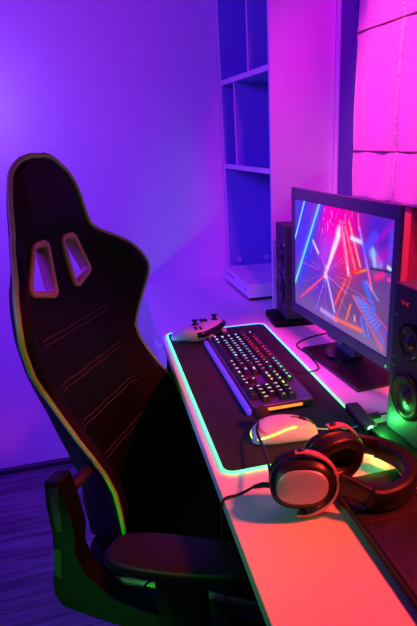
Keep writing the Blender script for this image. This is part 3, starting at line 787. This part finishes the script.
FCN = [(.28, -.034), (.25, -.030), (.2, -.028), (.15, -.036), (.12, -.056), (.05, -.066), (-.1, -.062), (-.3, -.048), (-.42, -.045), (-.51, -.05)]
TB = [(.28, .010), (.2, .013), (.1, .016), (0, .022), (-.1, .030), (-.2, .050), (-.3, .075), (-.4, .095), (-.51, .09)]
IN = [(.28, .004), (.15, .007), (.05, .016), (-.1, .024), (-.2, .030), (-.51, .035)]
def ffront(w, u, hw):
    s = abs(w) / hw; fe, fc = interp(FE, u), interp(FCN, u)
    k0 = .50 if u < .12 else .62
    return fc + (fe - fc) * sstep((s - k0) / (.94 - k0)) + (.010 if u > -.2 else .012) * math.exp(-((s - .88) / .09) ** 2) * sstep((.13 - u) / .06)
def backrest():
    us = []
    for a, b in zip(HW, HW[1:]):
        n = max(1, int(round((a[0] - b[0]) / .006)))
        for k in range(n): us.append(a[0] + (b[0] - a[0]) * k / n)
    us.append(HW[-1][0])
    NC = 84; S = [-1 + 2 * j / NC for j in range(NC + 1)]
    # ease columns towards the edge
    S = [math.copysign(1 - (1 - abs(s)) ** 1.2, s) for s in S]
    hws = [interp(HW, u) for u in us]
    # smooth half widths
    for _ in range(2): hws = [hws[0]] + [(hws[i - 1] + 2 * hws[i] + hws[i + 1]) / 4 for i in range(1, len(hws) - 1)] + [hws[-1]]
    bm = bmesh.new()
    Fr = [[bm.verts.new(BP(s * h, u, ffront(s * h, u, h))) for s in S] for u, h in zip(us, hws)]
    Bk = []
    for u, h in zip(us, hws):
        t = interp(TB, u); hb = max(h - interp(IN, u), h * .55); 
        fcen, fedg = interp(FCN, u) - interp([(.28, .010), (.15, .015), (0, .017), (-.1, .038), (-.5, .045)], u), interp(FE, u) - t
        Bk.append([bm.verts.new(BP(s * hb, u * .985 - .001, fcen + (fedg - fcen) * s ** 4)) for s in S])
    def grid(G, rev):
        for a, b in zip(G, G[1:]):
            for i in range(len(a) - 1):
                f = (a[i], b[i], b[i + 1], a[i + 1]); bm.faces.new(f[::-1] if rev else f)
    grid(Fr, False); grid(Bk, True)
    for a, b, c, d in zip(Fr, Fr[1:], Bk, Bk[1:]):
        f = bm.faces.new((a[0], c[0], d[0], b[0])); f.material_index = 1
        f = bm.faces.new((a[-1], b[-1], d[-1], c[-1])); f.material_index = 1
    for i in range(NC):
        f = bm.faces.new((Fr[0][i], Fr[0][i + 1], Bk[0][i + 1], Bk[0][i])); f.material_index = 1
        f = bm.faces.new((Fr[-1][i + 1], Fr[-1][i], Bk[-1][i], Bk[-1][i + 1])); f.material_index = 1
    edge = [v.co.copy() for v in [r[0] for r in Fr][::-1]] + [v.co.copy() for v in Fr[0]][1:-1] + [v.co.copy() for v in [r[-1] for r in Fr]]
    o = link('backrest', bm, [M['leather'], M['leather_side']], CH, smooth=True)
    # harness openings
    rims = []
    for s in (1, -1):
        inner = [(s * w, u) for w, u in ((.034, .112), (.070, .111), (.106, .038), (.043, .020))]
        # rounded quad
        def rquad(pts, r, n=5):
            out = []
            for i in range(4):
                p, a, b = Vector(pts[i]), Vector(pts[i - 1]), Vector(pts[(i + 1) % 4])
                p0 = p + (a - p).normalized() * r; p1 = p + (b - p).normalized() * r
                for k in range(n + 1):
                    t = k / n; out.append((1 - t) ** 2 * p0 + 2 * t * (1 - t) * p + t * t * p1)
            return out
        inn = rquad(inner, .008)
        cen = sum((Vector(p) for p in inner), Vector((0, 0))) / 4
        out_ = []
        for i, p in enumerate(inn):
            t = (inn[(i + 1) % len(inn)] - inn[i - 1]).normalized(); nrm = Vector((t.y, -t.x))
            if nrm.dot(p - cen) < 0: nrm = -nrm
            out_.append((p, nrm))
        def fs(w, u): return ffront(w, u, interp(HW, u))
        def R2(off, df, back=False):
            r = []
            for p, nr in out_:
                q = p + nr * off; base = fs(q.x, q.y) if not back else fs(cen.x, cen.y)
                r.append(BP(q.x, q.y, base + df))
            return r
        def inside(w_, u_, grow):
            c_ = False; n_ = len(out_); Q = [p + nr * grow for p, nr in out_]
            for k in range(n_):
                a_, b_ = Q[k], Q[k - 1]
                if (a_.y > u_) != (b_.y > u_) and w_ < (b_.x - a_.x) * (u_ - a_.y) / (b_.y - a_.y) + a_.x: c_ = not c_
            return c_
        hb_ = bmesh.new(); hb_.from_mesh(o.data)
        kill = []
        for f in hb_.faces:
            q = f.calc_center_median() - Vector((0, 0, ZW))
            if f.normal.dot(Nv) * 1 and inside(q.dot(Wv), q.dot(Uv), .005): kill.append(f)
        bmesh.ops.delete(hb_, geom=kill, context='FACES'); hb_.to_mesh(o.data); hb_.free()
        bm2 = bmesh.new()
        rr = [R2(.0125, -.003), R2(.0125, .003), R2(.010, .0062), R2(.003, .0062), R2(0, .003), R2(0, -.014, True), R2(.003, -.021, True), R2(.0135, -.021, True), R2(.0135, -.012, True)]
        loft(bm2, rr, cap=False)
        rims.append(link('harness_bezel', bm2, M['bezel'], CH, smooth=True))
    for p in o.data.polygons: p.use_smooth = True
    try: o.data.set_sharp_from_angle(angle=R(55))
    except Exception: pass
    bm = bmesh.new(); tube(bm, smoothpath(edge[::2], 2), .0050, 8); link('edge_piping', bm, M['piping'], o, smooth=True)
    # double stitched lines across the centre panel
    for u0 in (-.068, -.162, -.253, -.348):
        for d in (0, .011):
            pts = []
            for k in range(33):
                w = -.132 + .264 * k / 32; u = u0 + d + .001 * math.sin(k * .5)
                pts.append(BP(w, u, ffront(w, u, interp(HW, u)) + .0003))
            bm = bmesh.new(); tube(bm, pts, .0006, 4); link('stitch_line', bm, M['stitch'], o)
    return o
backrest()

def seat():
    NF, NWc = 34, 36; bm = bmesh.new(); top = []
    zE = [(0, .505), (.06, .50), (.2, .492), (.38, .468), (.50, .440)]
    def zt(f, w):
        s = abs(w) / .262
        ze = .0
        for (a, x), (b, y) in zip(zE, zE[1:]):
            if a <= f <= b: ze = x + (y - x) * (f - a) / (b - a)
        if f < 0: ze = .505
        c = ze - .028 + .012 * math.sin(math.pi * min(max(f / .5, 0), 1))
        return c + (.040) * sstep((s - .52) / .3) - .028 * sstep((s - .86) / .14)
    fs_ = [.02 + .495 * k / NF for k in range(NF + 1)]
    for f in fs_:
        hw = .262 - .030 * sstep((f - .36) / .155) - .045 * sstep((.07 - f) / .06)
        r = []
        for j in range(NWc + 1):
            w = (-1 + 2 * j / NWc); z = zt(f, w * .262)
            z -= .045 * sstep((f - .44) / .08)
            r.append((f, w * hw, z))
        top.append(r)
    T = [[bm.verts.new(p) for p in r] for r in top]
    Bt = [[bm.verts.new((f * .96 + .012, p[1] * .90, .395)) for p in r] for f, r in zip(fs_, top)]
    for G, rev in ((T, 0), (Bt, 1)):
        for a, b in zip(G, G[1:]):
            for i in range(NWc):
                q = (a[i], b[i], b[i + 1], a[i + 1]); bm.faces.new(q[::-1] if rev else q)
    for i in range(NF):
        bm.faces.new((T[i][0], Bt[i][0], Bt[i + 1][0], T[i + 1][0])).material_index = 1; bm.faces.new((T[i][-1], T[i + 1][-1], Bt[i + 1][-1], Bt[i][-1])).material_index = 1
    for i in range(NWc):
        bm.faces.new((T[0][i + 1], Bt[0][i + 1], Bt[0][i], T[0][i])).material_index = 1; bm.faces.new((T[-1][i], Bt[-1][i], Bt[-1][i + 1], T[-1][i + 1])).material_index = 1
    edge = [Vector(r[0]) for r in top] + [Vector(p) for p in top[-1]][1:-1] + [Vector(r[-1]) for r in top][::-1]
    s = link('seat', bm, [M['leather'], M['leather_side']], CH, smooth=True)
    try: s.data.set_sharp_from_angle(angle=R(60))
    except Exception: pass
    bm = bmesh.new(); tube(bm, edge, .0068, 8); link('seat_piping', bm, M['piping'], s, smooth=True)
    for f0 in (.20, .213, .33, .343):
        pts = [(f0, -.13 + .26 * k / 32, zt(f0, -.13 + .26 * k / 32) + .0003) for k in range(33)]
        bm = bmesh.new(); tube(bm, pts, .0006, 4); link('stitch_line', bm, M['stitch'], s)
seat()
# recline brackets on both sides
out = [(.026, .742), (.021, .69), (.022, .631), (.013, .561), (.004, .524), (.001, .487), (.012, .459), (.081, .436), (.16, .416), (.23, .410)]
inn = [(.055, .745), (.064, .69), (.069, .636), (.061, .59), (.074, .545), (.122, .492), (.176, .470), (.23, .455)]
M['inlay'] = mat('bracket_inlay_plastic', (.02, .014, .012), .45)
for s in (-1, 1):
    bm = bmesh.new(); prism(bm, out + inn[::-1], s * .272, s * .312, axis='y'); br = link('recline_bracket', bm, M['dim_plastic'], CH, bevel=.004)
    bm = bmesh.new(); prism(bm, [(.034, .728), (.032, .64), (.045, .640), (.052, .735)], s * .3115, s * .3140, axis='y'); prism(bm, [(.020, .60), (.012, .535), (.026, .530), (.036, .596)], s * .3115, s * .3140, axis='y')
    link('bracket_inlay', bm, M['inlay'], br, bevel=.0008)
    bm = bmesh.new(); tube(bm, [(.045, s * .200, .70), (.045, s * .275, .70)], .012, 12); link('pivot_bolt', bm, M['black_matte'], br, smooth=True)
    bm = bmesh.new(); tube(bm, [(.20, s * .16, .43), (.20, s * .275, .432)], .012, 12); link('pivot_bolt', bm, M['black_matte'], br, smooth=True)
# armrests
for s in (-1, 1):
    ar = bpy.data.objects.new('armrest', None); C.objects.link(ar); ar.parent = CH; ar.empty_display_size = .05; ar.location = (.295, s * .385, 0)
    o2 = ellip(.125, .045, 3.2, 40)
    bm = bmesh.new()
    def rg(k, z): return [(x * k, y * k, z + (.004 * (x / .14) ** 2)) for x, y in o2]
    loft(bm, [rg(.93, .662), rg(1.0, .667), rg(1.0, .676), rg(.965, .682), rg(.88, .685), rg(.4, .684)])
    link('arm_pad', bm, M['arm'] if 'arm' in M else M.setdefault('arm', mat('soft_arm_pad', (.02, .012, .012), .42, bump=.1, bscale=500, spec=.35)), ar, smooth=True)
    boxo('post', (-.045, .035, -.017, .017, .45, .662), M['dim_plastic'], ar, bevel=.006)
    bm = bmesh.new(); prism(bm, [(-.055, .385), (.045, .385), (.040, .50), (-.050, .50)], -.024, .024, axis='y'); link('sleeve', bm, M['dim_plastic'], ar, bevel=.004)
    bm = bmesh.new(); tube(bm, smoothpath([(-.045, s * .012, .636), (-.056, s * .016, .632), (-.056, s * .024, .628), (-.030, s * .026, .628), (-.018, s * .020, .632)], 4), .0018, 6); link('height_lever', bm, M['dim_plastic'], ar, smooth=True)
    boxo('mount_arm', (-.03, .03, min(0, -s * .24), max(0, -s * .24), .372, .392), M['black'], ar, bevel=.003)
# mechanism, gas lift and star base
CX = .27
boxo('tilt_mechanism', (CX - .11, CX + .11, -.09, .09, .335, .372), M['black'], CH, bevel=.006)
bm = bmesh.new(); tube(bm, smoothpath([(CX - .03, -.09, .345), (CX - .04, -.16, .340), (CX - .05, -.23, .325)], 4), .005, 8); tl = link('tilt_lever', bm, M['steel'], CH, smooth=True)
bm = bmesh.new(); tube(bm, [(CX - .045, -.215, .329), (CX - .055, -.27, .318)], [.009, .011], 10); link('lever_grip', bm, M['rubber'], tl, smooth=True)
bm = bmesh.new(); lathe(bm, [(0, .10), (.028, .10), (.028, .26), (.018, .262), (.018, .336), (0, .336)], 24, Matrix.Translation((CX, 0, 0))); link('gas_lift', bm, M['black'], CH, bevel=.001)
for k in range(5):
    a = R(36 + 72 * k + 10)
    mx = Matrix.Translation((CX, 0, 0)) @ Matrix.Rotation(a, 4, 'Z')
    bm = bmesh.new()
    loft(bm, [[mx @ Vector(p) for p in ((.0, -.03, .07), (.0, .03, .07), (.0, .025, .115), (.0, -.025, .115))], [mx @ Vector(p) for p in ((.28, -.016, .062), (.28, .016, .062), (.28, .013, .082), (.28, -.013, .082))]])
    lg = link('leg', bm, M['black'], CH, bevel=.004)
    bm = bmesh.new()
    for q in (-.016, .016): lathe(bm, [(0, -.008), (.022, -.008), (.026, -.005), (.026, .005), (.022, .008), (0, .008)], 20, mx @ Matrix.Translation((.268, q, .0265)) @ Matrix.Rotation(R(90), 4, 'X'))
    tube(bm, [mx @ Vector((.268, 0, .026)), mx @ Vector((.268, 0, .066))], .006, 8)
    link('caster', bm, M['rubber'], lg, smooth=False)

# ------------------------------------------------------------------ light
def area(name, loc, to, size, power, col, size_y=None, spread=180):
    l = bpy.data.lights.new(name, 'AREA'); l.energy = power; l.color = col; l.size = size
    if size_y: l.shape = 'RECTANGLE'; l.size_y = size_y
    l.spread = R(spread)
    o = bpy.data.objects.new(name, l); C.objects.link(o); o.location = loc
    o.rotation_euler = (Vector(to) - Vector(loc)).to_track_quat('-Z', 'Y').to_euler(); return o
def point(name, loc, power, col, r=.03):
    l = bpy.data.lights.new(name, 'POINT'); l.energy = power; l.color = col; l.shadow_soft_size = r
    o = bpy.data.objects.new(name, l); C.objects.link(o); o.location = loc; return o
def spot(name, loc, to, ang, power, col, r=.05, blend=.5):
    l = bpy.data.lights.new(name, 'SPOT'); l.energy = power; l.color = col; l.spot_size = R(ang); l.spot_blend = blend; l.shadow_soft_size = r
    o = bpy.data.objects.new(name, l); C.objects.link(o); o.location = loc
    o.rotation_euler = (Vector(to) - Vector(loc)).to_track_quat('-Z', 'Y').to_euler(); return o
point('violet_lamp', (-.38, 2.03, 1.41), 1.25, (.45, .24, 1), .04)
spot('violet_wash_lamp', (-1.3, .5, 1.95), (.15, 2.2, 1.15), 80, 185, (.20, .010, 1), .35, .6)
spot('blue_floor_lamp', (-1.5, 1.0, 2.2), (-.45, 2.1, .2), 80, 80, (.020, .010, 1), .12, .7)
spot('magenta_lamp', (.52, .30, 2.1), (.92, 1.5, 1.35), 46, 44, (1, .005, .75), .05, .5)
spot('blind_fill', (.05, 1.05, 2.15), (.74, 1.28, 1.35), 40, 100, (1, .15, .40), .06, .5)  # added fill that brightens the blind, not a lamp of the room
spot('desk_bounce_fill', (.60, .85, 2.1), (.47, 1.25, .76), 30, 110, (1, .005, .40), .06, .8)  # added fill in place of magenta light bounced off the blind
spot('red_lamp', (.70, .46, 1.42), (.27, .67, .76), 76, 54, (1, .05, .022), .05, .5)
spot('green_lamp', (-.60, .22, 1.25), (.05, .95, .52), 62, 6, (.08, 1, .03), .08, .6)
spot('low_green_lamp', (-.42, .42, .34), (.0, .98, .50), 46, 7, (.05, 1, .03), .05, .5)
point('mat_status_glow', (.452, .790, .802), .40, (.05, 1, .12), .006)

w = bpy.data.worlds.new('world'); scene.world = w; w.use_nodes = True
w.node_tree.nodes['Background'].inputs[0].default_value = (.05, .02, .3, 1); w.node_tree.nodes['Background'].inputs[1].default_value = .1
scene.view_settings.view_transform = 'Standard'; scene.view_settings.look = 'None'; scene.view_settings.gamma = 1
scene.view_settings.use_curve_mapping = False
scene.view_settings.exposure = 0
